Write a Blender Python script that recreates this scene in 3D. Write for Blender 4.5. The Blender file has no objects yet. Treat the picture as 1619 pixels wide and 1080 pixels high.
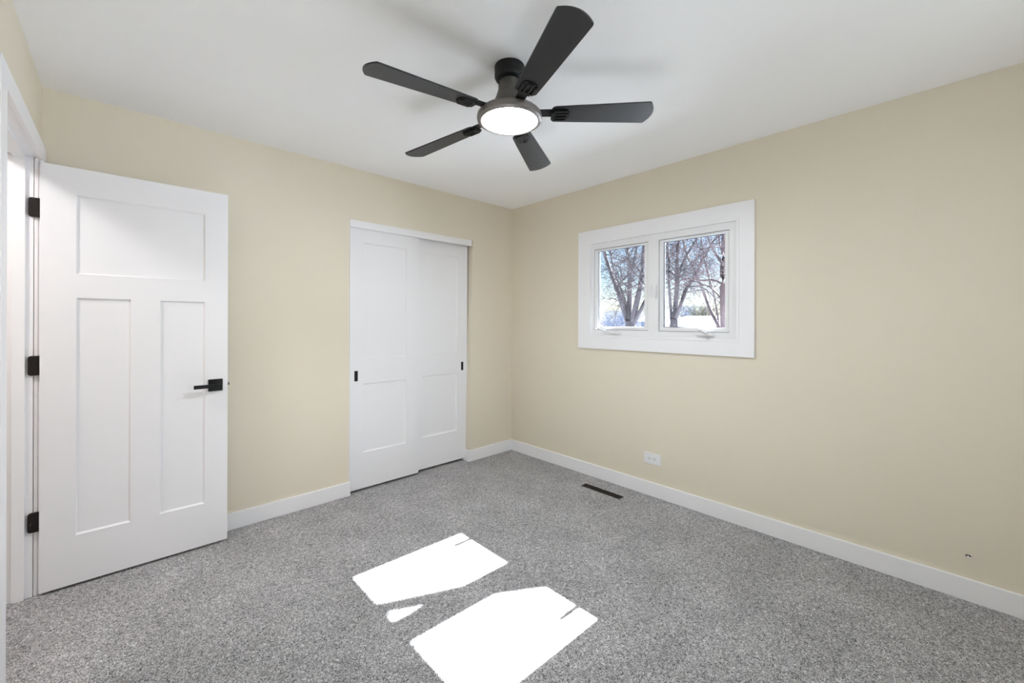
import bpy, bmesh, math, random
from mathutils import Vector, Matrix

# ------------------------------------------------------------------ camera, sky, sun, exposure
C = bpy.context.scene.collection
SC = bpy.context.scene

YAW, ROLL = 0.7545428655595308, 0.0031025446939690698
cam_d = bpy.data.cameras.new('camera')
cam = bpy.data.objects.new('camera', cam_d)
C.objects.link(cam)
f_ = Vector((math.sin(YAW), math.cos(YAW), 0)); r_ = Vector((math.cos(YAW), -math.sin(YAW), 0)); u_ = Vector((0, 0, 1))
rr = r_ * math.cos(ROLL) + u_ * math.sin(ROLL); uu = u_ * math.cos(ROLL) - r_ * math.sin(ROLL)
M = Matrix((rr, uu, -f_)).transposed().to_4x4()
M.translation = Vector((-2.8721, -3.0586, 1.2906))
cam.matrix_world = M
cam_d.sensor_width = 36.0
cam_d.lens = 36.0 * 651.655 / 1619.0
cam_d.shift_y = -30.06 / 1619.0
cam_d.clip_start = 0.02
SC.camera = cam

SC.view_settings.view_transform = 'Standard'
SC.view_settings.look = 'None'
SC.view_settings.gamma = 1.0
SC.view_settings.use_curve_mapping = False
SC.view_settings.exposure = 0.42
SC.cycles.use_denoising = True
SC.cycles.max_bounces = 14
SC.cycles.diffuse_bounces = 10
SC.cycles.transparent_max_bounces = 12
SC.cycles.sample_clamp_indirect = 6.0
SC.cycles.caustics_reflective = False
SC.cycles.caustics_refractive = False

SUN_STRENGTH, SKY_STRENGTH, FAN_LIGHT, HALL_LIGHT, REAR_FILL = 92.0, 0.135, 112.0, 15.5, 8.3

world = bpy.data.worlds.new('sky'); SC.world = world; world.use_nodes = True
wn = world.node_tree.nodes; wl = world.node_tree.links
bg = wn['Background']
sky = wn.new('ShaderNodeTexSky'); sky.sky_type = 'NISHITA'; sky.sun_disc = False
sky.sun_elevation = math.radians(42.4); sky.sun_rotation = math.radians(90); sky.altitude = 200
sky.air_density = 1.0; sky.dust_density = 0.6; sky.ozone_density = 2.5
wl.new(sky.outputs[0], bg.inputs['Color']); bg.inputs['Strength'].default_value = SKY_STRENGTH

SUN_DIR = Vector((-1.095, 0.025, -1.0)).normalized()      # the way the light travels
sun_d = bpy.data.lights.new('sun', 'SUN'); sun_d.energy = SUN_STRENGTH; sun_d.angle = math.radians(0.53)
sun_d.color = (0.93, 0.97, 1.0)
sun = bpy.data.objects.new('sun', sun_d); C.objects.link(sun)
sun.rotation_euler = SUN_DIR.to_track_quat('-Z', 'Y').to_euler(); sun.location = (12, -2, 11)

pd = bpy.data.lights.new('window_portal', 'AREA'); pd.shape = 'RECTANGLE'; pd.size = 1.05; pd.size_y = 0.68
pd.cycles.is_portal = True
po = bpy.data.objects.new('window_portal', pd); C.objects.link(po)
po.location = (0.075, -1.541, 1.568); po.rotation_euler = (math.pi / 2, 0, math.pi / 2)   # faces into the room

# the hallway's ceiling light, behind the open doorway
hd = bpy.data.lights.new('hall_light', 'AREA'); hd.shape = 'DISK'; hd.size = 0.35; hd.energy = HALL_LIGHT
hd.color = (1.0, 0.95, 0.94)
ho = bpy.data.objects.new('hall_light', hd); C.objects.link(ho)
ho.location = (-3.85, -0.85, 2.415)

# added fill light, set in a made-up window behind the camera
rd = bpy.data.lights.new('rear_fill_light', 'AREA'); rd.shape = 'RECTANGLE'; rd.size = 1.38; rd.size_y = 1.08; rd.energy = REAR_FILL
rd.color = (0.86, 0.95, 1.0)
ro = bpy.data.objects.new('rear_fill_light', rd); C.objects.link(ro)
ro.location = (-1.35, -3.828, 1.50); ro.rotation_euler = (math.pi / 2, 0, 0)          # faces +y, into the room

# ------------------------------------------------------------------ helpers
def tag(o, label=None, cat=None, group=None, kind=None):
    if label: o['label'] = label
    if cat: o['category'] = cat
    if group: o['group'] = group
    if kind: o['kind'] = kind
    return o

def obj(name, bm, mat, parent=None, loc=None, smooth=False, bevel=0.0, seg=2):
    me = bpy.data.meshes.new(name)
    bmesh.ops.recalc_face_normals(bm, faces=bm.faces)
    bm.to_mesh(me); bm.free()
    if smooth:
        for p in me.polygons: p.use_smooth = True
    o = bpy.data.objects.new(name, me); C.objects.link(o)
    me.materials.append(mat)
    if loc: o.location = loc
    if parent: o.parent = parent
    if bevel:
        m = o.modifiers.new('bevel', 'BEVEL'); m.width = bevel; m.segments = seg; m.limit_method = 'ANGLE'; m.angle_limit = math.radians(40)
    if smooth:
        try:
            m = o.modifiers.new('wn', 'WEIGHTED_NORMAL'); m.keep_sharp = True
        except Exception: pass
    return o

def empty(name, loc=(0, 0, 0), rot=(0, 0, 0)):
    o = bpy.data.objects.new(name, None); C.objects.link(o); o.location = loc; o.rotation_euler = rot
    o.empty_display_size = 0.1
    return o

def box(bm, x0, x1, y0, y1, z0, z1):
    v = [bm.verts.new(p) for p in ((x0,y0,z0),(x1,y0,z0),(x1,y1,z0),(x0,y1,z0),(x0,y0,z1),(x1,y0,z1),(x1,y1,z1),(x0,y1,z1))]
    for f in ((0,3,2,1),(4,5,6,7),(0,1,5,4),(1,2,6,5),(2,3,7,6),(3,0,4,7)):
        bm.faces.new([v[i] for i in f])
    return v

def hexa(bm, bot, top):
    v = [bm.verts.new(p) for p in bot + top]
    for f in ((0,3,2,1),(4,5,6,7),(0,1,5,4),(1,2,6,5),(2,3,7,6),(3,0,4,7)):
        bm.faces.new([v[i] for i in f])

def lathe(bm, prof, n=64, cx=0, cy=0):
    rings = []
    for r, z in prof:
        if r < 1e-6: rings.append([bm.verts.new((cx, cy, z))])
        else: rings.append([bm.verts.new((cx + r*math.cos(2*math.pi*i/n), cy + r*math.sin(2*math.pi*i/n), z)) for i in range(n)])
    for a, b in zip(rings, rings[1:]):
        for i in range(n):
            j = (i+1) % n
            if len(a) == 1 and len(b) == 1: continue
            if len(a) == 1: bm.faces.new((a[0], b[i], b[j]))
            elif len(b) == 1: bm.faces.new((a[i], a[j], b[0]))
            else: bm.faces.new((a[i], a[j], b[j], b[i]))

def prism(bm, pts, axis, a, b):
    """extrude 2-D pts along an axis: 'z' pts=(x,y); 'y' pts=(x,z); 'x' pts=(y,z)"""
    def P(q, t):
        return {'z': (q[0], q[1], t), 'y': (q[0], t, q[1]), 'x': (t, q[0], q[1])}[axis]
    A = [bm.verts.new(P(q, a)) for q in pts]; B = [bm.verts.new(P(q, b)) for q in pts]
    n = len(pts)
    bm.faces.new(A[::-1]); bm.faces.new(B)
    for i in range(n): bm.faces.new((A[i], A[(i+1) % n], B[(i+1) % n], B[i]))

def ring_x(bm, y0, y1, z0, z1, iy0, iy1, iz0, iz1, x0, x1):
    """rectangular frame in the y-z plane with depth x0..x1, one mesh with mitred corners"""
    O = [(y0,z0),(y1,z0),(y1,z1),(y0,z1)]; I = [(iy0,iz0),(iy1,iz0),(iy1,iz1),(iy0,iz1)]
    v = [[bm.verts.new((x,)+q) for q in L] for x in (x0, x1) for L in (O, I)]
    for i in range(4):
        j = (i+1) % 4
        bm.faces.new((v[0][i], v[0][j], v[1][j], v[1][i]))
        bm.faces.new((v[2][i], v[2][j], v[3][j], v[3][i]))
        bm.faces.new((v[0][i], v[0][j], v[2][j], v[2][i]))
        bm.faces.new((v[1][i], v[1][j], v[3][j], v[3][i]))

def tube(bm, pts, n=6, cap=True):
    """pts: list of (x,y,z,r)"""
    prev = None; ref = Vector((0.31, 0.17, 0.93)); first = last = None
    for i, q in enumerate(pts):
        c = Vector(q[:3])
        a = Vector(pts[max(i-1, 0)][:3]); b = Vector(pts[min(i+1, len(pts)-1)][:3])
        d = (b - a)
        d = d.normalized() if d.length > 1e-7 else Vector((0, 0, 1))
        s = d.cross(ref)
        if s.length < 0.1: s = d.cross(Vector((1, 0, 0)))
        s.normalize(); t = d.cross(s)
        ring = [bm.verts.new(c + (s*math.cos(2*math.pi*k/n) + t*math.sin(2*math.pi*k/n)) * q[3]) for k in range(n)]
        if prev:
            for k in range(n): bm.faces.new((prev[k], prev[(k+1) % n], ring[(k+1) % n], ring[k]))
        else: first = ring
        prev = ring
    if cap and n > 2:
        bm.faces.new(first[::-1]); bm.faces.new(prev)

# ------------------------------------------------------------------ materials
def mat(name, color, rough=0.5, metal=0.0, spec=0.5, bump=None, vary=None, emit=None):
    m = bpy.data.materials.new(name); m.use_nodes = True
    N = m.node_tree.nodes; L = m.node_tree.links; p = N['Principled BSDF']
    p.inputs['Base Color'].default_value = (*color, 1); p.inputs['Roughness'].default_value = rough
    p.inputs['Metallic'].default_value = metal; p.inputs['Specular IOR Level'].default_value = spec
    tc = N.new('ShaderNodeTexCoord')
    if vary:
        scale, amt = vary
        n = N.new('ShaderNodeTexNoise'); n.inputs['Scale'].default_value = scale; n.inputs['Detail'].default_value = 4
        L.new(tc.outputs['Object'], n.inputs['Vector'])
        mx = N.new('ShaderNodeMix'); mx.data_type = 'RGBA'
        mx.inputs[6].default_value = (*[c*(1-amt) for c in color], 1); mx.inputs[7].default_value = (*[min(1, c*(1+amt)) for c in color], 1)
        L.new(n.outputs['Fac'], mx.inputs[0]); L.new(mx.outputs[2], p.inputs['Base Color'])
    if bump:
        scale, strength, dist = bump
        n = N.new('ShaderNodeTexNoise'); n.inputs['Scale'].default_value = scale; n.inputs['Detail'].default_value = 3
        L.new(tc.outputs['Object'], n.inputs['Vector'])
        b = N.new('ShaderNodeBump'); b.inputs['Strength'].default_value = strength; b.inputs['Distance'].default_value = dist
        L.new(n.outputs['Fac'], b.inputs['Height']); L.new(b.outputs[0], p.inputs['Normal'])
    if emit:
        p.inputs['Emission Color'].default_value = (*emit[0], 1); p.inputs['Emission Strength'].default_value = emit[1]
    return m

WALL = mat('beige_wall_paint', (0.725, 0.667, 0.555), 0.75, spec=0.25, bump=(140, 0.12, 0.002), vary=(1.5, 0.012))
CEIL = mat('white_ceiling_paint', (0.93, 0.935, 0.95), 0.85, spec=0.2, bump=(120, 0.1, 0.002), vary=(2, 0.008))
TRIM = mat('white_trim_paint', (0.86, 0.86, 0.885), 0.38, spec=0.4, bump=(60, 0.03, 0.001), vary=(3, 0.01))
DOORM = mat('white_door_paint', (0.83, 0.83, 0.86), 0.33, spec=0.4, bump=(300, 0.06, 0.0006), vary=(3, 0.01))
VINYL = mat('white_window_vinyl', (0.80, 0.80, 0.82), 0.35, spec=0.45, vary=(5, 0.01))
BLACK = mat('matte_black_metal', (0.004, 0.004, 0.0045), 0.5, 0.0, 0.28, vary=(30, 0.2))
BLADE = mat('black_fan_blade', (0.008, 0.008, 0.0095), 0.40, 0.0, 0.42, bump=(90, 0.1, 0.0006), vary=(14, 0.25))
RINGM = mat('aged_dark_nickel', (0.17, 0.155, 0.145), 0.42, 0.6, 0.5, vary=(40, 0.08))
NECK = mat('dark_bronze_housing', (0.075, 0.07, 0.062), 0.45, 0.3, 0.5, vary=(30, 0.1))
BRONZE = mat('dark_bronze_hinge', (0.014, 0.010, 0.010), 0.42, 0.3, 0.5, vary=(60, 0.2))
GASKET_SHADE = mat('grey_gasket_and_gap_shade', (0.10, 0.10, 0.11), 0.7, vary=(40, 0.1))  # rubber at the glass; also the painted shade in the sash gaps
DARK = mat('dark_slot', (0.01, 0.01, 0.01), 0.9, vary=(40, 0.1))
VENTM = mat('brown_black_metal_register', (0.035, 0.026, 0.022), 0.5, 0.3, vary=(60, 0.15))
LENS = mat('frosted_lamp_lens', (0.9, 0.9, 0.9), 0.5, emit=((0.93, 0.975, 1.0), FAN_LIGHT))
BARK = mat('grey_brown_bark', (0.075, 0.068, 0.076), 0.9, spec=0.1, bump=(25, 0.6, 0.02), vary=(6, 0.3))
BARK2 = mat('reddish_brown_bark', (0.088, 0.066, 0.072), 0.9, spec=0.1, bump=(25, 0.6, 0.02), vary=(6, 0.3))
SHRUBM = mat('olive_brown_shrub', (0.06, 0.06, 0.038), 0.95, spec=0.1, vary=(3, 0.4))
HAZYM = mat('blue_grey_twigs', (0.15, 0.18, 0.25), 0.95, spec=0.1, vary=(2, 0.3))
SNOW = mat('snow', (0.40, 0.42, 0.46), 0.9, spec=0.2, bump=(3, 0.4, 0.05), vary=(0.5, 0.06))
SIDING = mat('pale_siding', (0.45, 0.47, 0.52), 0.7, vary=(2, 0.06))
DARKSIDE = mat('dark_blue_grey_siding', (0.06, 0.08, 0.12), 0.7, vary=(2, 0.1))

def glass_mat():
    m = bpy.data.materials.new('window_glass'); m.use_nodes = True
    N = m.node_tree.nodes; L = m.node_tree.links; N.clear()
    o = N.new('ShaderNodeOutputMaterial'); mx = N.new('ShaderNodeMixShader'); t = N.new('ShaderNodeBsdfTransparent'); g = N.new('ShaderNodeBsdfGlossy')
    t.inputs[0].default_value = (0.96, 0.975, 0.98, 1); g.inputs['Roughness'].default_value = 0.01
    fr = N.new('ShaderNodeFresnel'); fr.inputs[0].default_value = 1.35
    L.new(fr.outputs[0], mx.inputs[0]); L.new(t.outputs[0], mx.inputs[1]); L.new(g.outputs[0], mx.inputs[2]); L.new(mx.outputs[0], o.inputs[0])
    return m
GLASS = glass_mat()

def carpet_mat():
    m = bpy.data.materials.new('grey_twist_carpet'); m.use_nodes = True
    N = m.node_tree.nodes; L = m.node_tree.links; p = N['Principled BSDF']
    p.inputs['Roughness'].default_value = 0.95; p.inputs['Specular IOR Level'].default_value = 0.1
    p.inputs['Sheen Weight'].default_value = 0.15; p.inputs['Sheen Roughness'].default_value = 0.6
    tc = N.new('ShaderNodeTexCoord')
    # warped coordinates make curly yarn ends
    w = N.new('ShaderNodeTexNoise'); w.inputs['Scale'].default_value = 55; w.inputs['Detail'].default_value = 2
    L.new(tc.outputs['Object'], w.inputs['Vector'])
    vm = N.new('ShaderNodeVectorMath'); vm.operation = 'SCALE'; vm.inputs['Scale'].default_value = 0.012
    L.new(w.outputs['Color'], vm.inputs[0])
    va = N.new('ShaderNodeVectorMath'); va.operation = 'ADD'
    L.new(tc.outputs['Object'], va.inputs[0]); L.new(vm.outputs[0], va.inputs[1])
    a = N.new('ShaderNodeTexNoise'); a.inputs['Scale'].default_value = 130; a.inputs['Detail'].default_value = 4.0; a.inputs['Roughness'].default_value = 0.75
    a.inputs['Distortion'].default_value = 2.0
    L.new(va.outputs[0], a.inputs['Vector'])
    cr = N.new('ShaderNodeValToRGB')
    e = cr.color_ramp.elements
    e[0].position = 0.40; e[0].color = (0.028, 0.027, 0.028, 1)
    e[1].position = 0.60; e[1].color = (0.90, 0.89, 0.92, 1)
    k = e.new(0.45); k.color = (0.14, 0.137, 0.14, 1)
    k = e.new(0.52); k.color = (0.45, 0.442, 0.455, 1)
    L.new(a.outputs['Fac'], cr.inputs[0])
    # broad patches where the pile leans another way
    b = N.new('ShaderNodeTexNoise'); b.inputs['Scale'].default_value = 3.2; b.inputs['Detail'].default_value = 5; b.inputs['Roughness'].default_value = 0.6
    L.new(tc.outputs['Object'], b.inputs['Vector'])
    mr = N.new('ShaderNodeMapRange'); mr.inputs['From Min'].default_value = 0.3; mr.inputs['From Max'].default_value = 0.7
    mr.inputs['To Min'].default_value = 0.82; mr.inputs['To Max'].default_value = 1.12
    L.new(b.outputs['Fac'], mr.inputs[0])
    mu = N.new('ShaderNodeVectorMath'); mu.operation = 'SCALE'
    L.new(cr.outputs[0], mu.inputs[0]); L.new(mr.outputs[0], mu.inputs['Scale'])
    L.new(mu.outputs[0], p.inputs['Base Color'])
    bp = N.new('ShaderNodeBump'); bp.inputs['Strength'].default_value = 0.7; bp.inputs['Distance'].default_value = 0.008
    L.new(a.outputs['Fac'], bp.inputs['Height']); L.new(bp.outputs[0], p.inputs['Normal'])
    return m
CARPET = carpet_mat()

# ------------------------------------------------------------------ the room shell
LX, FY, H = -3.169, -3.80, 2.44          # left wall plane, wall behind the camera, ceiling height
T = 0.115
def struct(name, bm, m, parent=None, **k):
    o = obj(name, bm, m, parent, **k)
    if parent is None: o['kind'] = 'structure'
    return o

bm = bmesh.new()                                          # carpet with a slot for the floor register
vx0, vx1, vy0, vy1 = -0.236, -0.170, -1.405, -1.055
for a in ((-4.35, vx0, FY-T, 0.75), (vx1, T, FY-T, 0.75), (vx0, vx1, FY-T, vy0), (vx0, vx1, vy1, 0.75)):
    box(bm, a[0], a[1], a[2], a[3], -0.12, 0.0)
struct('floor', bm, CARPET)
bm = bmesh.new(); box(bm, -4.45, T, FY-T, 0.80, H, H+0.15); struct('ceiling', bm, CEIL)

# window wall (x = 0)
WY0, WY1, WZ0, WZ1 = -2.128, -0.978, 1.177, 1.958
bm = bmesh.new()
box(bm, 0, T, FY-T, WY0, 0, H); box(bm, 0, T, WY1, 0.80, 0, H)
box(bm, 0, T, WY0, WY1, 0, WZ0); box(bm, 0, T, WY0, WY1, WZ1, H)
struct('wall_right', bm, WALL)

# closet wall (y = 0) with the closet opening; its right edge is a little out of plumb
CX0, CXT, CXB, CZ = -1.655, -0.502, -0.540, 2.055
bm = bmesh.new()
box(bm, LX-T, CX0, 0, T, 0, H)
box(bm, CX0, CXT, 0, T, CZ, H)
hexa(bm, [(CXB,0,0),(0,0,0),(0,T,0),(CXB,T,0)], [(CXT,0,CZ),(0,0,CZ),(0,T,CZ),(CXT,T,CZ)])
box(bm, CXT, 0, 0, T, CZ, H)
struct('wall_back', bm, WALL)
bm = bmesh.new(); box(bm, -3.4, T, 0.70, 0.80, 0, H); box(bm, -1.80, -1.70, T, 0.70, 0, H); struct('wall_closet', bm, WALL)

# door wall (x = LX) with the bedroom doorway
DY0, DY1, DZ = -0.955, -0.100, 2.075
bm = bmesh.new()
box(bm, LX-T, LX, FY-T, DY0, 0, H); box(bm, LX-T, LX, DY1, 0, 0, H); box(bm, LX-T, LX, DY0, DY1, DZ, H)
struct('wall_left', bm, WALL)
RX0, RX1, RZ0, RZ1 = -2.05, -0.65, 0.95, 2.05
bm = bmesh.new(); box(bm, LX-T, RX0, FY-T, FY, 0, H); box(bm, RX1, 0, FY-T, FY, 0, H)
box(bm, RX0, RX1, FY-T, FY, 0, RZ0); box(bm, RX0, RX1, FY-T, FY, RZ1, H); struct('wall_front', bm, WALL)
w2 = empty('added_window_2'); w2['kind'] = 'structure'; w2['label'] = 'added white window, unseen, in the wall behind the camera'  # made-up window, added to carry the rear fill light
bm = bmesh.new()
for a in ((RX0-0.1, RX0, RZ0-0.1, RZ1+0.1), (RX1, RX1+0.1, RZ0-0.1, RZ1+0.1), (RX0, RX1, RZ0-0.1, RZ0), (RX0, RX1, RZ1, RZ1+0.1)): box(bm, a[0], a[1], FY, FY+0.02, a[2], a[3])
obj('casing', bm, TRIM, w2)
bm = bmesh.new()
for a in ((RX0, RX0+0.05, RZ0, RZ1), (RX1-0.05, RX1, RZ0, RZ1), (RX0+0.05, RX1-0.05, RZ0, RZ0+0.05), (RX0+0.05, RX1-0.05, RZ1-0.05, RZ1), (-1.375, -1.325, RZ0+0.05, RZ1-0.05)): box(bm, a[0], a[1], FY-0.08, FY-0.03, a[2], a[3])
obj('window_frame', bm, VINYL, w2)
bm = bmesh.new(); box(bm, RX0+0.05, RX1-0.05, FY-0.058, FY-0.054, RZ0+0.05, RZ1-0.05); obj('glass_pane', bm, GLASS, w2)
bm = bmesh.new()
box(bm, -4.45, -4.35, FY-T, 0.80, 0, H); box(bm, -4.35, LX-T, 0.70, 0.80, 0, H); box(bm, -4.35, LX-T, FY-T, FY, 0, H)
struct('wall_hall', bm, WALL)

# baseboards
BH, BT = 0.104, 0.014
def base(name, *bx):
    bm = bmesh.new()
    for b in bx: box(bm, *b)
    return struct(name, bm, TRIM, bevel=0.0025)
base('baseboard_right', (-BT, 0, FY, 0, 0, BH))
base('baseboard_back', (-0.555, -BT, -BT, 0, 0, BH), (-0.555, -0.541, 0, 0.10, 0, BH))
base('baseboard_closet', (-2.9, CX0+0.006, -BT, 0, 0, BH))
base('baseboard_left', (LX, LX+BT, FY, -1.045, 0, BH))
base('baseboard_front', (LX+BT, -BT, FY, FY+BT, 0, BH))

# ------------------------------------------------------------------ bedroom door casing and jamb
bm = bmesh.new()                                          # jamb boards line the opening; a bead stops the door
box(bm, LX-T, LX-0.014, -0.120, -0.100, 0, 2.057); box(bm, LX-T, LX-0.001, -0.955, -0.935, 0, 2.057); box(bm, LX-T, LX-0.001, -0.955, -0.100, 2.057, 2.075)
box(bm, LX-0.078, LX-0.038, -0.133, -0.120, 0, 2.057); box(bm, LX-0.078, LX-0.038, -0.935, -0.922, 0, 2.057)
box(bm, LX-0.078, LX-0.038, -0.922, -0.133, 2.044, 2.057)
jamb = struct('trim_1', bm, TRIM, bevel=0.0012)
jamb['label'] = 'white door jamb lining the bedroom doorway'
bm = bmesh.new()
def casing_leg(y0, y1): box(bm, LX, LX+0.016, y0, y1, 0, 2.052)
casing_leg(-1.030, -0.940); casing_leg(-0.115, -0.026)
box(bm, LX, LX+0.016, -1.030, -0.026, 2.052, 2.130)
box(bm, LX-0.012, LX, -0.119, -0.1005, 0, 2.056)
struct('trim_2', bm, TRIM, bevel=0.0015)
bm = bmesh.new()
box(bm, LX-T-0.016, LX-T, -1.03, -0.94, 0, 2.13); box(bm, LX-T-0.016, LX-T, -0.115, -0.026, 0, 2.13); box(bm, LX-T-0.016, LX-T, -0.94, -0.115, 2.052, 2.13)
struct('trim_3', bm, TRIM, bevel=0.0015)

# ------------------------------------------------------------------ panelled doors
def panel_face(bm, x0, x1, z0, z1, y, depth, panels, chamfer=0.007):
    """a vertical face in the x-z plane at y with recessed panels; depth > 0 recesses towards +y"""
    xs = sorted({x0, x1, *[p[0] for p in panels], *[p[1] for p in panels]}); zs = sorted({z0, z1, *[p[2] for p in panels], *[p[3] for p in panels]})
    V = {}
    def v(x, yy, z):
        k = (round(x, 5), round(yy, 5), round(z, 5))
        if k not in V: V[k] = bm.verts.new(k)
        return V[k]
    for a, b in zip(xs, xs[1:]):
        for c, d in zip(zs, zs[1:]):
            mx, mz = (a+b)/2, (c+d)/2
            if any(p[0] < mx < p[1] and p[2] < mz < p[3] for p in panels): continue
            bm.faces.new((v(a,y,c), v(b,y,c), v(b,y,d), v(a,y,d)))
    for p in panels:
        xa = [x for x in xs if p[0] <= x <= p[1]]; za = [z for z in zs if p[2] <= z <= p[3]]
        k = chamfer; yi = y + depth
        out = [(x, p[2]) for x in xa] + [(p[1], z) for z in za[1:]] + [(x, p[3]) for x in xa[::-1][1:]] + [(p[0], z) for z in za[::-1][1:-1]]
        inn = [(min(max(x, p[0]+k), p[1]-k), min(max(z, p[2]+k), p[3]-k)) for x, z in out]
        # first a small square step, then a slope to the flat panel
        n = len(out); O = [v(x, y, z) for x, z in out]
        S = [bm.verts.new((x, y + depth*0.55, z)) for x, z in out]
        I = [bm.verts.new((x, yi, z)) for x, z in inn]
        for i in range(n):
            j = (i+1) % n
            bm.faces.new((O[i], O[j], S[j], S[i]))
            bm.faces.new((S[i], S[j], I[j], I[i]))
        bmesh.ops.remove_doubles(bm, verts=I, dist=1e-6)
        I2 = []
        for q in I:
            if q.is_valid and q not in I2: I2.append(q)
        bm.faces.new(I2)

def panel_door(name, x0, x1, z0, z1, yf, thick, panels, m, parent=None, dep=0.010):
    bm = bmesh.new()
    panel_face(bm, x0, x1, z0, z1, yf, dep, panels)
    panel_face(bm, x0, x1, z0, z1, yf+thick, -dep, panels)
    for a, b, c, d in (((x0,z0),(x1,z0),0,0), ((x1,z0),(x1,z1),0,0), ((x1,z1),(x0,z1),0,0), ((x0,z1),(x0,z0),0,0)):
        bm.faces.new([bm.verts.new(q) for q in ((a[0],yf,a[1]),(b[0],yf,b[1]),(b[0],yf+thick,b[1]),(a[0],yf+thick,a[1]))])
    return obj(name, bm, m, parent, bevel=0)

DF = -0.145
door = empty('door_1', (0, 0, 0)); door['kind'] = 'structure'
door['label'] = 'white three-panel bedroom door standing open against the closet wall'
panel_door('door_slab', -3.161, -2.429, 0.014, 2.035, DF, 0.035,
           [(-3.044, -2.538, 1.520, 1.903), (-3.044, -2.848, 0.249, 1.404), (-2.733, -2.538, 0.253, 1.402)], DOORM, door)
# lever handle: square rose, neck, flat lever pointing to the hinges
hx, hz = -2.488, 0.924
hnd = empty('door_handle'); hnd.parent = door; hnd['label'] = 'black square lever handle'
bm = bmesh.new(); box(bm, hx-0.034, hx+0.034, DF-0.009, DF, hz-0.034, hz+0.034); obj('rose', bm, BLACK, hnd, bevel=0.0015)
bm = bmesh.new()
tube(bm, [(hx, DF-0.008, hz, 0.011), (hx, DF-0.046, hz, 0.011)], 20)
box(bm, hx-0.104, hx+0.014, DF-0.056, DF-0.040, hz-0.010, hz+0.010)
obj('lever', bm, BLACK, hnd, bevel=0.0012)
bm = bmesh.new(); box(bm, hx-0.034, hx+0.034, DF+0.035, DF+0.044, hz-0.034, hz+0.034)
tube(bm, [(hx, DF+0.044, hz, 0.010), (hx, DF+0.082, hz, 0.010)], 16); box(bm, hx-0.104, hx+0.014, DF+0.078, DF+0.090, hz-0.010, hz+0.010)
obj('rear_lever', bm, BLACK, hnd, bevel=0.0012)
bm = bmesh.new(); box(bm, -2.429, -2.4275, DF+0.006, DF+0.029, hz-0.028, hz+0.028)
prism(bm, [(-2.4275, DF+0.011), (-2.418, DF+0.011), (-2.4275, DF+0.025)], 'z', hz-0.008, hz+0.008)
lt = obj('latch', bm, RINGM, door); lt['label'] = 'dark metal latch plate and bolt'
# three hinges: leaf let into the jamb, barrel at the door corner
for k, (z0, z1) in enumerate(((1.777, 1.866), (1.036, 1.127), (0.304, 0.394))):
    bm = bmesh.new()
    a, b = LX-0.0295, LX+0.006; r = 0.010; pts = [(b, z0), (b, z1)]
    pts += [(a+r-r*math.sin(t*math.pi/8), z1-r+r*math.cos(t*math.pi/8)) for t in range(5)]
    pts += [(a+r-r*math.cos(t*math.pi/8), z0+r-r*math.sin(t*math.pi/8)) for t in range(5)]
    prism(bm, pts, 'y', -0.1345, -0.1195)
    h = obj('hinge', bm, BRONZE, door, bevel=0.0008); h['label'] = 'dark bronze hinge on the jamb'
    bm = bmesh.new()
    for i in range(5):
        hh = (z1-z0)/5; tube(bm, [(LX+0.004, -0.100, z0+i*hh+0.0006, 0.0062), (LX+0.004, -0.100, z0+(i+1)*hh-0.0006, 0.0062)], 14)
    tube(bm, [(LX+0.004, -0.100, z0-0.004, 0.004), (LX+0.004, -0.100, z1+0.004, 0.004)], 10)
    obj('barrel', bm, BRONZE, h)
    bm = bmesh.new()
    for sx, sz in ((-0.012, 0.3), (-0.018, 0.55), (-0.010, 0.8)):
        zc = z0+(z1-z0)*sz; tube(bm, [(LX+sx, -0.1340, zc, 0.0028), (LX+sx, -0.1352, zc, 0.0026)], 12)
    obj('screw', bm, BLACK, h)

# closet bypass doors: the left one in front
def pull(x0, x1, z0, z1, y, parent):
    bm = bmesh.new()
    O = [(x0,z0),(x1,z0),(x1,z1),(x0,z1)]; I = [(x0+.004,z0+.004),(x1-.004,z0+.004),(x1-.004,z1-.004),(x0+.004,z1-.004)]
    vo = [bm.verts.new((q[0], y-0.0015, q[1])) for q in O]; vi = [bm.verts.new((q[0], y-0.0015, q[1])) for q in I]
    vb = [bm.verts.new((q[0], y-0.0002, q[1])) for q in I]; vw = [bm.verts.new((q[0], y, q[1])) for q in O]
    for i in range(4):
        j = (i+1) % 4
        bm.faces.new((vo[i], vo[j], vi[j], vi[i])); bm.faces.new((vi[i], vi[j], vb[j], vb[i])); bm.faces.new((vo[i], vo[j], vw[j], vw[i]))
    bm.faces.new(vb)
    o = obj('flush_pull', bm, BLACK, parent); o['label'] = 'black rectangular flush pull'
d1 = empty('door_2'); d1['kind'] = 'structure'; d1['label'] = 'white two-panel sliding closet door in front, on the left'
panel_door('door_slab', -1.649, -1.061, 0.020, 2.045, 0.018, 0.030, [(-1.538, -1.174, 1.007, 1.897), (-1.538, -1.178, 0.292, 0.818)], DOORM, d1)
pull(-1.609, -1.583, 0.842, 0.920, 0.018, d1)
d2 = empty('door_3'); d2['kind'] = 'structure'; d2['label'] = 'white two-panel sliding closet door behind, on the right'
panel_door('door_slab', -1.110, -0.524, 0.024, 2.045, 0.056, 0.030, [(-0.999, -0.632, 1.012, 1.897), (-0.999, -0.637, 0.294, 0.824)], DOORM, d2)
pull(-0.592, -0.568, 0.846, 0.923, 0.056, d2)
bm = bmesh.new(); box(bm, -1.654, -0.516, -0.003, 0.012, 2.001, 2.055); box(bm, -1.6545, -1.650, -0.004, 0.014, 0.104, 2.001)
struct('trim_4', bm, TRIM, bevel=0.001)
bm = bmesh.new(); box(bm, -1.654, -0.51, 0.012, 0.095, 2.047, 2.0549); struct('trim_5', bm, RINGM)

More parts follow.
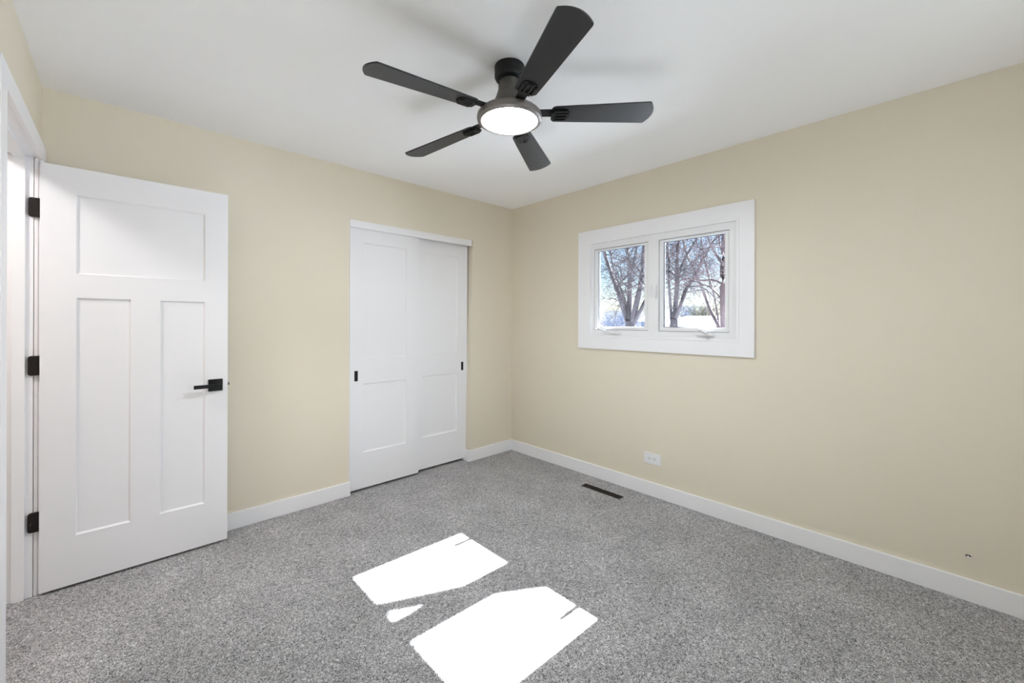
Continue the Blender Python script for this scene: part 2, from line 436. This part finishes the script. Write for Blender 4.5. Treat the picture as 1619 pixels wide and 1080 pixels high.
# ------------------------------------------------------------------ the window
win = empty('window_1'); win['kind'] = 'structure'; win['label'] = 'small white two-sash casement window'
bm = bmesh.new(); ring_x(bm, -2.222, -0.857, 1.075, 2.064, -2.121, -0.985, 1.184, 1.951, -0.020, 0.0)
obj('casing', bm, TRIM, win, bevel=0.0015)
bm = bmesh.new(); ring_x(bm, -2.136, -0.970, 1.169, 1.966, -2.1195, -0.9865, 1.1855, 1.9495, -0.0235, 0.004)
obj('stop_bead', bm, TRIM, win, bevel=0.0015)
S1 = (-1.4985, -1.0125, 1.2350, 1.8995); S2 = (-2.0700, -1.5865, 1.2310, 1.8990)
bm = bmesh.new()                                          # unit frame with two openings
fy = [-2.1275, S2[0]-.003, S2[1]+.003, S1[0]-.003, S1[1]+.003, -0.9785]
for a, b, c, d in ((fy[0],fy[1],WZ0+.0005,WZ1-.0005),(fy[2],fy[3],WZ0+.0005,WZ1-.0005),(fy[4],fy[5],WZ0+.0005,WZ1-.0005),
                   (fy[1],fy[2],WZ0+.0005,S2[2]-.003),(fy[1],fy[2],S2[3]+.003,WZ1-.0005),(fy[3],fy[4],WZ0+.0005,S1[2]-.003),(fy[3],fy[4],S1[3]+.003,WZ1-.0005)):
    box(bm, -0.004, 0.040, a, b, c, d)
ring_x(bm, fy[0], fy[5], WZ0+.0005, WZ1-.0005, -2.105, -0.995, 1.20, 1.935, 0.040, 0.100)
obj('window_frame', bm, VINYL, win)
def sash(S, G, lab):
    bm = bmesh.new(); ring_x(bm, S[0], S[1], S[2], S[3], G[0], G[1], G[2], G[3], 0.004, 0.044)
    o = obj('sash', bm, VINYL, win, bevel=0.0012); o['label'] = lab
    bm = bmesh.new(); ring_x(bm, S[0]+.006, S[1]-.006, S[2]+.006, S[3]-.006, S[0]+.012, S[1]-.012, S[2]+.009, S[3]-.007, 0.0015, 0.006); obj('sash_bead', bm, VINYL, o)
    bm = bmesh.new(); ring_x(bm, G[0]-.001, G[1]+.001, G[2]-.001, G[3]+.001, G[0]+.0035, G[1]-.0035, G[2]+.0035, G[3]-.0035, 0.024, 0.028); obj('gasket', bm, GASKET_SHADE, o)
    bm = bmesh.new(); box(bm, 0.0285, 0.0325, G[0]+.0005, G[1]-.0005, G[2]+.0005, G[3]-.0005); obj('glass_pane', bm, GLASS, o)
    return o
sash(S1, (-1.466, -1.040, 1.259, 1.886), 'left casement sash'); sash(S2, (-2.042, -1.613, 1.259, 1.884), 'right casement sash')
# dark ring standing in for the shade in the gap round each sash
for S in (S1, S2):
    bm = bmesh.new(); ring_x(bm, S[0]-.0028, S[1]+.0028, S[2]-.0028, S[3]+.0028, S[0]-.0002, S[1]+.0002, S[2]-.0002, S[3]+.0002, 0.006, 0.012); obj('gap_shade', bm, GASKET_SHADE, win)
# crank operators
def crank(y0, y1, knob, round_knob):
    c = empty('crank_operator'); c.parent = win; c['label'] = 'white folding crank operator below the sash'
    bm = bmesh.new()
    z = 1.2055
    prism(bm, [(y0, z), (y0, z+0.004), (y0+(y1-y0)*0.3, z+0.013), (y1-(y1-y0)*0.25, z+0.018), (y1, z+0.010), (y1, z)], 'x', -0.030, -0.004)
    obj('cover', bm, VINYL, c, bevel=0.002)
    bm = bmesh.new(); ym = knob[1]
    tube(bm, [(-0.020, ym, z+0.014, 0.009), (-0.030, ym, z+0.020, 0.008)], 16); obj('spindle', bm, VINYL, c)
    bm = bmesh.new()
    hexa(bm, [(-0.024, ym-.012, z+.012), (knob[0], ym-.012, knob[2]-.006), (knob[0], ym+.012, knob[2]-.006), (-0.024, ym+.012, z+.012)], [(-0.024, ym-.012, z+.026), (knob[0], ym-.012, knob[2]+.005), (knob[0], ym+.012, knob[2]+.005), (-0.024, ym+.012, z+.026)]); obj('handle', bm, VINYL, c, smooth=False)
    bm = bmesh.new()
    bmesh.ops.create_uvsphere(bm, u_segments=20, v_segments=12, radius=0.010 if round_knob else 0.007, matrix=Matrix.Translation(knob))
    if not round_knob:
        tube(bm, [(knob[0], knob[1], knob[2], 0.006), (knob[0]+.03, knob[1]+.035, knob[2]-.012, 0.005), (knob[0]+.05, knob[1]+.055, knob[2]-.004, 0.005)], 10)
    obj('knob', bm, VINYL, c, smooth=round_knob)
crank(-1.275, -1.150, (-0.116, -1.132, 1.247), False)
crank(-1.985, -1.862, (-0.118, -1.930, 1.246), True)
for (y, z0, z1) in ((-1.527, 1.515, 1.582), (-1.567, 1.478, 1.583)):
    bm = bmesh.new(); box(bm, -0.009, -0.004, y-0.010, y+0.010, z1-0.045, z1)
    tube(bm, [(-0.010, y, z1-0.020, 0.006), (-0.018, y, z1-0.020, 0.006)], 12)
    prism(bm, [(y-0.005, z1-0.012), (y+0.005, z1-0.012), (y+0.006, z0), (y-0.002, z0-0.002)], 'x', -0.022, -0.015)
    o = obj('sash_lock', bm, VINYL, win, bevel=0.001); o['label'] = 'small white sash lock lever'

# ------------------------------------------------------------------ ceiling fan with light
FX, FYc = -1.613, -1.699
fan = empty('ceiling_fan', (FX, FYc, H)); tag(fan, 'five-blade black ceiling fan with a round lit lamp, hugging the white ceiling', 'ceiling fan')
def fz(z): return z - H
bm = bmesh.new(); lathe(bm, [(0, fz(2.44)), (0.066, fz(2.44)), (0.068, fz(2.436)), (0.068, fz(2.392)), (0.062, fz(2.380)), (0.050, fz(2.374)), (0, fz(2.374))]); obj('canopy', bm, BLACK, fan, smooth=False)
bm = bmesh.new(); lathe(bm, [(0, fz(2.375)), (0.044, fz(2.375)), (0.044, fz(2.352)), (0.051, fz(2.350)), (0.052, fz(2.330)), (0.060, fz(2.305)), (0.072, fz(2.275)), (0.084, fz(2.256)), (0.108, fz(2.248)), (0.112, fz(2.236)), (0, fz(2.236))]); obj('motor_housing', bm, NECK, fan, smooth=False)
bm = bmesh.new(); lathe(bm, [(0, fz(2.237)), (0.112, fz(2.237)), (0.134, fz(2.231)), (0.1445, fz(2.219)), (0.1465, fz(2.207)), (0.1445, fz(2.197)), (0.134, fz(2.1905)), (0.128, fz(2.190)), (0.123, fz(2.193)), (0.123, fz(2.198)), (0, fz(2.198))], 96); obj('light_ring', bm, RINGM, fan, smooth=False)
bm = bmesh.new(); lathe(bm, [(0.1225, fz(2.1975)), (0.1215, fz(2.1930)), (0.110, fz(2.1885)), (0.08, fz(2.1845)), (0.04, fz(2.1825)), (0, fz(2.182))], 64); obj('lamp_lens', bm, LENS, fan, smooth=True)
# one blade along +x, then placed round the hub (the whole rotor hangs slightly out of level)
PIT = -0.191
rot = []
def blade_meshes():
    bb = bmesh.new()
    W0, W1, R0, R1 = 0.094, 0.134, 0.188, 0.650
    up = []; N_ = 10
    def half(x):                                          # half width along the blade
        return (W0 + (W1-W0)*(x-R0)/(R1-R0))/2
    side = []
    rc = 0.020
    for k in range(6):
        a = k/5*math.pi/2; side.append((R0+rc-rc*math.cos(a), half(R0)-rc+rc*math.sin(a)))
    for k in range(1, 7): x = R0+rc+(0.615-R0-rc)*k/6; side.append((x, half(x)))
    tip = []
    Rt = 0.11
    for k in range(1, 14):
        s = math.cos(math.pi*k/14); y = half(0.622)*s
        tip.append((0.622+0.026*(1-s*s), y))
    out = side + tip + [(x, -y) for x, y in side[::-1]]
    bot = [bb.verts.new((x, y, -0.003)) for x, y in out]; top = [bb.verts.new((x, y, 0.003)) for x, y in out]
    bb.faces.new(bot[::-1]); bb.faces.new(top)
    n = len(out)
    for i in range(n): bb.faces.new((bot[i], bot[(i+1) % n], top[(i+1) % n], top[i]))
    # bracket: an arm from the hub, a rounded plate with raised ribs under the blade root
    br = bmesh.new()
    box(br, 0.100, 0.200, -0.020, 0.020, 0.003, 0.010)
    box(br, 0.188, 0.205, -0.022, 0.022, -0.012, 0.004)
    def stadium(x0, x1, w, z0, z1):
        pts = [(x0, -w)]
        for k in range(9):
            a = -math.pi/2 + k*math.pi/8; pts.append((x1 - w*0.75 + w*0.75*math.cos(a), w*math.sin(a)))
        pts.append((x0, w))
        prism(br, pts, 'z', z0, z1)
    stadium(0.193, 0.270, 0.034, -0.0065, -0.003)
    for y in (-0.027, -0.0095, 0.0095, 0.027):
        x1 = 0.252 if abs(y) > 0.012 else 0.263
        prism(br, [(0.197, y-0.0035), (x1, y-0.0035), (x1+0.003, y), (x1, y+0.0035), (0.197, y+0.0035)], 'z', -0.0125, -0.0065)
    box(br, 0.257, 0.264, -0.0095, 0.0095, -0.0115, -0.0065)
    sc = bmesh.new(); tube(sc, [(0.215, 0.0, -0.0065, 0.0035), (0.215, 0.0, -0.0088, 0.0030)], 10)
    def me(n, b, m):
        bmesh.ops.recalc_face_normals(b, faces=b.faces); q = bpy.data.meshes.new(n); b.to_mesh(q); b.free(); q.materials.append(m); return q
    return me('blade', bb, BLADE), me('blade_bracket', br, BLACK), me('screw', sc, BLACK)
mb, mi, ms = blade_meshes()
TX, TY = 0.024, -0.042
tilt = Matrix(((1, 0, -TX), (0, 1, -TY), (TX, TY, 1))).to_4x4()
for k in range(5):
    a = math.radians(-116.3 + 2.42 + 72*k)
    b = bpy.data.objects.new('blade', mb); C.objects.link(b); b.parent = fan
    mtx = Matrix.Translation((0, 0, fz(2.2235))) @ tilt @ Matrix.Rotation(a, 4, 'Z') @ Matrix.Rotation(0.012, 4, 'Y') @ Matrix.Rotation(PIT, 4, 'X')
    loc, q, s = mtx.decompose()
    b.location = loc; b.rotation_euler = q.to_euler()
    i_ = bpy.data.objects.new('blade_bracket', mi); C.objects.link(i_); i_.parent = b
    s_ = bpy.data.objects.new('screw', ms); C.objects.link(s_); s_.parent = b

# ------------------------------------------------------------------ outlet, register, wall anchor
out = empty('wall_outlet', (0, -1.539, 0.278)); tag(out, 'white duplex outlet plate mounted sideways low on the beige wall', 'outlet')
bm = bmesh.new()
prism(bm, [(-0.067, -0.041), (0.067, -0.041), (0.067, 0.041), (-0.067, 0.041)], 'x', -0.006, 0.0); obj('cover_plate', bm, VINYL, out, bevel=0.002)
for s in (-1, 1):
    bm = bmesh.new(); box(bm, -0.0078, -0.0055, s*0.0205-0.017, s*0.0205+0.017, -0.0165, 0.0165); o = obj('receptacle', bm, VINYL, out, bevel=0.002)
    bm = bmesh.new(); yc = s*0.0205
    box(bm, -0.0083, -0.0077, yc+0.000, yc+0.009, 0.0045, 0.0075); box(bm, -0.0083, -0.0077, yc+0.000, yc+0.008, -0.0075, -0.0045)
    tube(bm, [(-0.0077, yc-0.009, 0, 0.0028), (-0.0083, yc-0.009, 0, 0.0028)], 10)
    obj('slot', bm, DARK, o)
bm = bmesh.new(); tube(bm, [(-0.006, 0, 0, 0.003), (-0.0072, 0, 0, 0.0027)], 12); obj('screw', bm, VINYL, out)

reg = empty('floor_register', ((vx0+vx1)/2, (vy0+vy1)/2, 0)); tag(reg, 'narrow dark slotted heating register sunk in the grey carpet below the window', 'floor vent')
hw, hl = (vx1-vx0)/2, (vy1-vy0)/2
bm = bmesh.new(); box(bm, -hw+.0005, hw-.0005, -hl+.0005, hl-.0005, -0.055, -0.045)
for a in ((-hw+.0005, -hw+0.006, -hl+.0005, hl-.0005), (hw-0.006, hw-.0005, -hl+.0005, hl-.0005), (-hw+0.006, hw-0.006, -hl+.0005, -hl+0.010), (-hw+0.006, hw-0.006, hl-0.010, hl-.0005)):
    box(bm, a[0], a[1], a[2], a[3], -0.045, 0.001)
obj('grille_frame', bm, VENTM, reg)
bm = bmesh.new(); y = -hl+0.018
while y < hl-0.015:
    box(bm, -hw+0.006, hw-0.006, y, y+0.0035, -0.012, -0.002); y += 0.0118
box(bm, -0.0015, 0.0015, -hl+0.010, hl-0.010, -0.010, -0.002)
obj('slats', bm, VENTM, reg)

anc = empty('cable_hole', (0, -3.118, 0.208)); tag(anc, 'tiny pale-edged hole low in the beige wall, just above the baseboard near the right edge', 'wall hole')
bm = bmesh.new(); lathe(bm, [(0.0, -0.0004), (0.0075, -0.0004), (0.009, 0.0), (0.0115, 0.0012), (0.0125, 0.0)], 14)
for v in bm.verts:
    v.co = Vector((-v.co.z*1.2 - 0.0002, v.co.x*1.3, v.co.y*0.75))
obj('plaster_rim', bm, WALL, anc, smooth=True)
bm = bmesh.new(); prism(bm, [(0.0095*math.cos(k*math.pi/5), 0.0055*math.sin(k*math.pi/5)) for k in range(10)], 'x', -0.0009, -0.0003); obj('hole', bm, DARK, anc)
bm = bmesh.new(); tube(bm, [(-0.001, 0.002, -0.001, 0.003), (-0.008, -0.003, -0.003, 0.0028), (-0.012, -0.010, -0.005, 0.0022)], 8); obj('cable_end', bm, VINYL, anc)

# ------------------------------------------------------------------ outside
GZ = -0.9
bm = bmesh.new()
nx, ny = 24, 24
gv = [[None]*(ny+1) for _ in range(nx+1)]
for i in range(nx+1):
    for j in range(ny+1):
        x = T + (140*(i/nx)**1.6); y = -60 + 160*j/ny
        z = GZ + 0.25*math.sin(x*0.13+1)*math.sin(y*0.11) * min(1, x/12) + 0.004*max(0, x-20)
        gv[i][j] = bm.verts.new((x, y, z))
for i in range(nx):
    for j in range(ny): bm.faces.new((gv[i][j], gv[i+1][j], gv[i+1][j+1], gv[i][j+1]))
g = obj('snow_ground', bm, SNOW, smooth=True); g['kind'] = 'structure'
bm = bmesh.new(); box(bm, T-0.001, T+0.02, -8, 4, GZ, -0.001); box(bm, 0, T, FY-T, 0.8, GZ, -0.12); g = obj('wall_foundation', bm, SIDING); g['kind'] = 'structure'

def limb(bm, rnd, p, d, r, length, depth, zmax):
    """a curved twig with forks; p start, d direction, r radius"""
    if len(bm.verts) > 90000: return
    seg = 3 if depth > 1 else 2
    pts = [(*p, r)]; q = Vector(p); dd = Vector(d).normalized(); sp = []
    for i in range(seg):
        dd = (dd + Vector((rnd.gauss(0, .16), rnd.gauss(0, .16), rnd.gauss(0.05, .14)))).normalized()
        q = q + dd * length/seg
        if q.z > zmax: break
        rr2 = r*(1-0.62*(i+1)/seg); pts.append((q.x, q.y, q.z, max(rr2, 0.0035))); sp.append((q.copy(), dd.copy(), rr2))
    if len(pts) < 2: return
    tube(bm, pts, 4 if r > 0.02 else 3, False)
    if depth <= 0: return
    for q2, d2, r2 in sp:
        for _ in range(2 if depth > 1 else rnd.choice((1, 2, 2))):
            ax = d2.cross(Vector((rnd.gauss(0, 1), rnd.gauss(0, 1), rnd.gauss(0, 1)))).normalized()
            nd = (Matrix.Rotation(math.radians(rnd.uniform(28, 62)), 3, ax) @ d2)
            limb(bm, rnd, tuple(q2), nd, max(r2*0.72, 0.004), length*rnd.uniform(0.55, 0.78), depth-1, zmax)

def bare_tree(stems, seed, mat_, label, every=0.55, blen=1.5, depth=3, tmax=None, brad=0.35):
    rnd = random.Random(seed); bt = bmesh.new(); bb = bmesh.new()
    base0 = stems[0][0]
    for si, st in enumerate(stems):
        s2 = list(st)
        if si == 0: s2 = [(s2[0][0], s2[0][1], GZ-0.1, s2[0][3]*1.25)] + s2
        # smooth the polyline once
        sm = [s2[0]]
        for a, b in zip(s2, s2[1:]):
            sm.append(tuple(a[i]*.75+b[i]*.25 for i in range(4))); sm.append(tuple(a[i]*.25+b[i]*.75 for i in range(4)))
        sm.append(s2[-1])
        tube(bt, sm, 10, True)
        if si == 0 or every is None: continue
        zmax = tmax or 7.5
        for a, b in zip(s2[1:], s2[2:]):
            va, vb = Vector(a[:3]), Vector(b[:3]); n = max(1, int((vb-va).length/every)); d0 = (vb-va).normalized()
            for k in range(n):
                t = (k+rnd.random())/n; p = va.lerp(vb, t); r = (a[3]+(b[3]-a[3])*t)
                ax = d0.cross(Vector((rnd.gauss(0, 1), rnd.gauss(0, 1), rnd.gauss(0, .4)))).normalized()
                nd = Matrix.Rotation(math.radians(rnd.uniform(35, 70)), 3, ax) @ d0
                limb(bb, rnd, tuple(p), nd, min(r*brad+0.008, 0.05), blen*rnd.uniform(.7, 1.3), depth, zmax)
        limb(bb, rnd, st[-1][:3], d0, st[-1][3]*0.8, blen*1.3, depth, zmax)
    t = empty('bare_tree', (base0[0], base0[1], GZ)); tag(t, label, 'tree', 'bare trees outside the window')
    off = Vector((base0[0], base0[1], GZ))
    for b_ in (bt, bb):
        for v in b_.verts: v.co -= off
    obj('trunk', bt, mat_, t, smooth=True)
    if every is not None: obj('branches', bb, mat_, t)
    else: bb.free()
    return t
TREES = {
    'A': [
        [(12.00,5.77,0.33,0.281),(12.00,5.78,1.05,0.223),(12.00,5.81,1.43,0.165)],
        [(12.00,5.86,1.25,0.118),(12.05,6.13,1.87,0.109),(11.50,6.05,2.52,0.096),(12.03,6.66,3.26,0.090),(12.49,7.29,4.13,0.082),(11.85,7.08,4.65,0.069),(11.55,7.03,5.53,0.057)],
        [(12.00,5.81,1.35,0.061),(12.13,6.06,2.08,0.056),(11.54,5.96,2.69,0.048),(11.87,6.44,3.34,0.043),(12.50,7.03,4.18,0.039),(12.00,6.84,4.91,0.031)],
        [(12.00,5.81,1.41,0.107),(12.25,5.99,2.34,0.098),(11.86,5.73,3.20,0.084),(11.54,5.60,3.91,0.072),(12.26,6.15,4.76,0.065),(12.39,6.41,5.83,0.054)],
        [(12.00,5.69,1.30,0.127),(11.79,5.41,2.00,0.112),(11.78,5.24,2.66,0.098),(12.47,5.52,3.49,0.089),(12.09,5.26,4.18,0.073),(11.50,4.83,5.13,0.058)],
        [(12.00,5.64,1.25,0.081),(11.76,5.17,1.85,0.069),(12.21,5.10,2.45,0.060),(12.42,4.84,3.10,0.050),(11.68,4.06,3.87,0.038)],
        [(12.00,5.81,3.30,0.056),(12.23,5.75,3.82,0.048),(11.73,5.35,4.27,0.038),(11.62,5.21,5.10,0.029)],
    ],
    'B': [
        [(10.00,3.06,0.49,0.183),(10.00,3.04,1.10,0.145),(10.00,3.02,1.45,0.107)],
        [(10.00,3.11,1.35,0.049),(10.13,3.21,1.93,0.044),(9.54,2.99,2.59,0.038),(9.87,3.13,3.34,0.034),(10.50,3.51,4.09,0.030),(10.00,3.33,4.82,0.024)],
        [(10.00,3.02,1.41,0.085),(10.25,3.08,2.03,0.078),(9.86,2.85,2.70,0.067),(9.54,2.73,3.36,0.057),(10.26,2.98,4.08,0.051),(10.39,2.96,4.92,0.042)],
        [(10.00,2.98,1.41,0.065),(9.76,2.67,1.94,0.058),(10.21,2.73,2.42,0.055),(10.42,2.56,2.73,0.050),(9.68,2.06,3.05,0.042),(9.66,1.87,3.40,0.037),(10.41,1.97,3.89,0.034),(10.24,1.51,4.03,0.028)],
        [(10.00,2.86,2.92,0.040),(10.25,2.77,3.44,0.036),(10.01,2.39,3.76,0.030),(9.50,1.99,4.07,0.023),(10.12,2.16,4.82,0.020)],
        [(10.00,2.64,2.40,0.028),(9.91,2.30,2.43,0.023),(10.48,2.25,2.39,0.019),(10.06,1.80,2.07,0.014)],
        [(10.00,2.92,2.72,0.036),(10.18,3.24,3.01,0.032),(10.29,3.51,3.00,0.026),(9.56,3.45,2.81,0.020)],
    ],
    'C': [
        [(15.00,3.28,0.41,0.078),(14.76,3.39,1.13,0.072),(14.92,3.72,1.66,0.068),(15.50,4.21,2.36,0.065),(14.95,4.23,2.98,0.058),(14.51,4.31,3.54,0.052),(15.17,4.90,4.27,0.049),(15.44,5.25,5.25,0.044),(14.71,5.04,5.99,0.037)],
        [(15.00,3.48,1.13,0.042),(15.05,3.62,2.10,0.038),(15.47,3.94,2.81,0.034),(14.77,3.87,3.37,0.029),(14.59,3.96,4.20,0.025),(15.33,4.42,5.44,0.021)],
    ],
    'D': [
        [(9.00,1.13,0.66,0.112),(9.18,1.21,1.22,0.103),(8.61,1.03,1.81,0.089),(8.75,1.10,2.40,0.080),(9.46,1.34,3.19,0.075),(9.14,1.19,3.91,0.063),(8.51,0.95,4.43,0.050)],
        [(9.00,1.17,2.34,0.029),(9.12,1.48,2.51,0.026),(9.40,1.94,2.53,0.024),(8.65,1.95,2.54,0.019),(8.69,2.29,2.50,0.016)],
        [(9.00,1.17,1.86,0.026),(8.98,1.36,2.14,0.022),(9.50,1.80,2.41,0.019),(8.91,1.85,2.34,0.014)],
        [(9.00,1.17,2.86,0.038),(9.23,1.49,3.27,0.033),(8.73,1.44,3.46,0.026),(8.62,1.49,3.85,0.020)],
        [(9.00,1.17,3.11,0.028),(9.00,1.31,3.56,0.022),(9.00,1.27,4.08,0.016)],
    ],
}
bare_tree(TREES['A'], 11, BARK, 'grey many-stemmed bare tree seen through the left window pane', 0.6, 1.3, 3)
bare_tree(TREES['B'], 5, BARK, 'bare tree with thick low fork behind the left edge of the right pane', 0.5, 1.15, 3)
bare_tree(TREES['C'], 23, BARK2, 'thin leaning bare tree in the middle of the right pane', 0.8, 1.3, 3)
bare_tree(TREES['D'], 31, BARK2, 'reddish upright bare tree trunk at the right edge of the right pane', 0.5, 1.1, 3)
# a tree by the house corner, whose low limb crosses the sun's way to the window
bare_tree([[(7.4, -6.2, -0.5, 0.30), (7.2, -6.1, 1.2, 0.25), (7.0, -5.9, 2.6, 0.22)],
           [(7.0, -5.9, 2.5, 0.20), (7.3, -6.3, 5.0, 0.16), (7.6, -6.8, 8.0, 0.12)],
           [(7.0, -5.9, 2.4, 0.15), (6.0, -4.4, 3.4, 0.12), (4.6, -2.63, 4.05, 0.10), (3.0, -1.718, 4.0, 0.076), (2.36, -1.402, 4.0, 0.042), (1.7, -1.08, 4.02, 0.040), (1.1, -0.75, 4.1, 0.020)]],
          3, BARK, 'bare tree outside with one long limb reaching over toward the house', None)

def shrub(name, c, size, n, seed, m, label, cat):
    rnd = random.Random(seed); b_ = bmesh.new()
    for k in range(n):
        a = rnd.uniform(0, 6.283); rr_ = math.sqrt(rnd.random())*0.8
        p = Vector((rr_*math.cos(a)*size[0]*.6, rr_*math.sin(a)*size[1]*.8, rnd.random()*size[2]*.6))
        d = Vector((p.x/size[0], p.y/size[1], 0.9)) + Vector((rnd.gauss(0, .5), rnd.gauss(0, .5), rnd.gauss(0, .3)))
        limb(b_, rnd, tuple(p), d, 0.022, size[2]*0.42, 2, size[2])
    o = obj(name, b_, m, None, loc=c); tag(o, label, cat); return o
shrub('evergreen_shrub', (29.5, 9.8, -0.9), (1.0, 1.1, 3.6), 90, 8, SHRUBM, 'olive brown bushy shrub behind the snowy roof in the right pane', 'shrub')
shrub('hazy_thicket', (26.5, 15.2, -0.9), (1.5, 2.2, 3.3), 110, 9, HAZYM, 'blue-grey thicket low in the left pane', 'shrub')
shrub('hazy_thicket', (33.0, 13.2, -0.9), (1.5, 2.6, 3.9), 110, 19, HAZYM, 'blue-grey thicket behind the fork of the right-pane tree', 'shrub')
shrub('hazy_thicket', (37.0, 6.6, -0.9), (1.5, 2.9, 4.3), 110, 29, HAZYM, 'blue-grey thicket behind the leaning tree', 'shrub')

# neighbour's garage under snow
gar = empty('snowy_garage', (19.8, 6.13, GZ)); tag(gar, 'low neighbouring garage with a snow-covered roof in the right pane', 'building')
bm = bmesh.new(); box(bm, -1.7, 1.9, -2.2, 1.5, -0.05, 1.95); obj('wall', bm, SIDING, gar)
bm = bmesh.new(); hexa(bm, [(-2.1, -2.5, 1.90), (2.2, -2.5, 2.48), (2.2, 1.8, 2.48), (-2.1, 1.8, 1.90)], [(-2.1, -2.5, 2.02), (2.2, -2.5, 2.62), (2.2, 1.8, 2.62), (-2.1, 1.8, 2.02)])
r0_ = obj('roof', bm, SNOW, gar, bevel=0.04); r0_['label'] = 'snow-covered sloping roof'
hs = empty('dark_house', (24.5, 10.75, GZ)); tag(hs, 'dark blue-grey house corner with a white slatted shutter, low in the right pane', 'building')
bm = bmesh.new(); box(bm, -1.5, 1.5, -0.75, 0.75, -0.05, 2.3); obj('wall', bm, DARKSIDE, hs)
bm = bmesh.new(); prism(bm, [(-1.8, 2.3), (1.8, 2.3), (0, 3.1)], 'y', -0.85, 0.85); obj('roof', bm, SNOW, hs)
bm = bmesh.new()
for k in range(9): box(bm, -1.56, -1.5, -0.70, -0.15, 1.1+k*0.13, 1.19+k*0.13)
obj('window_shutter', bm, SNOW, hs)
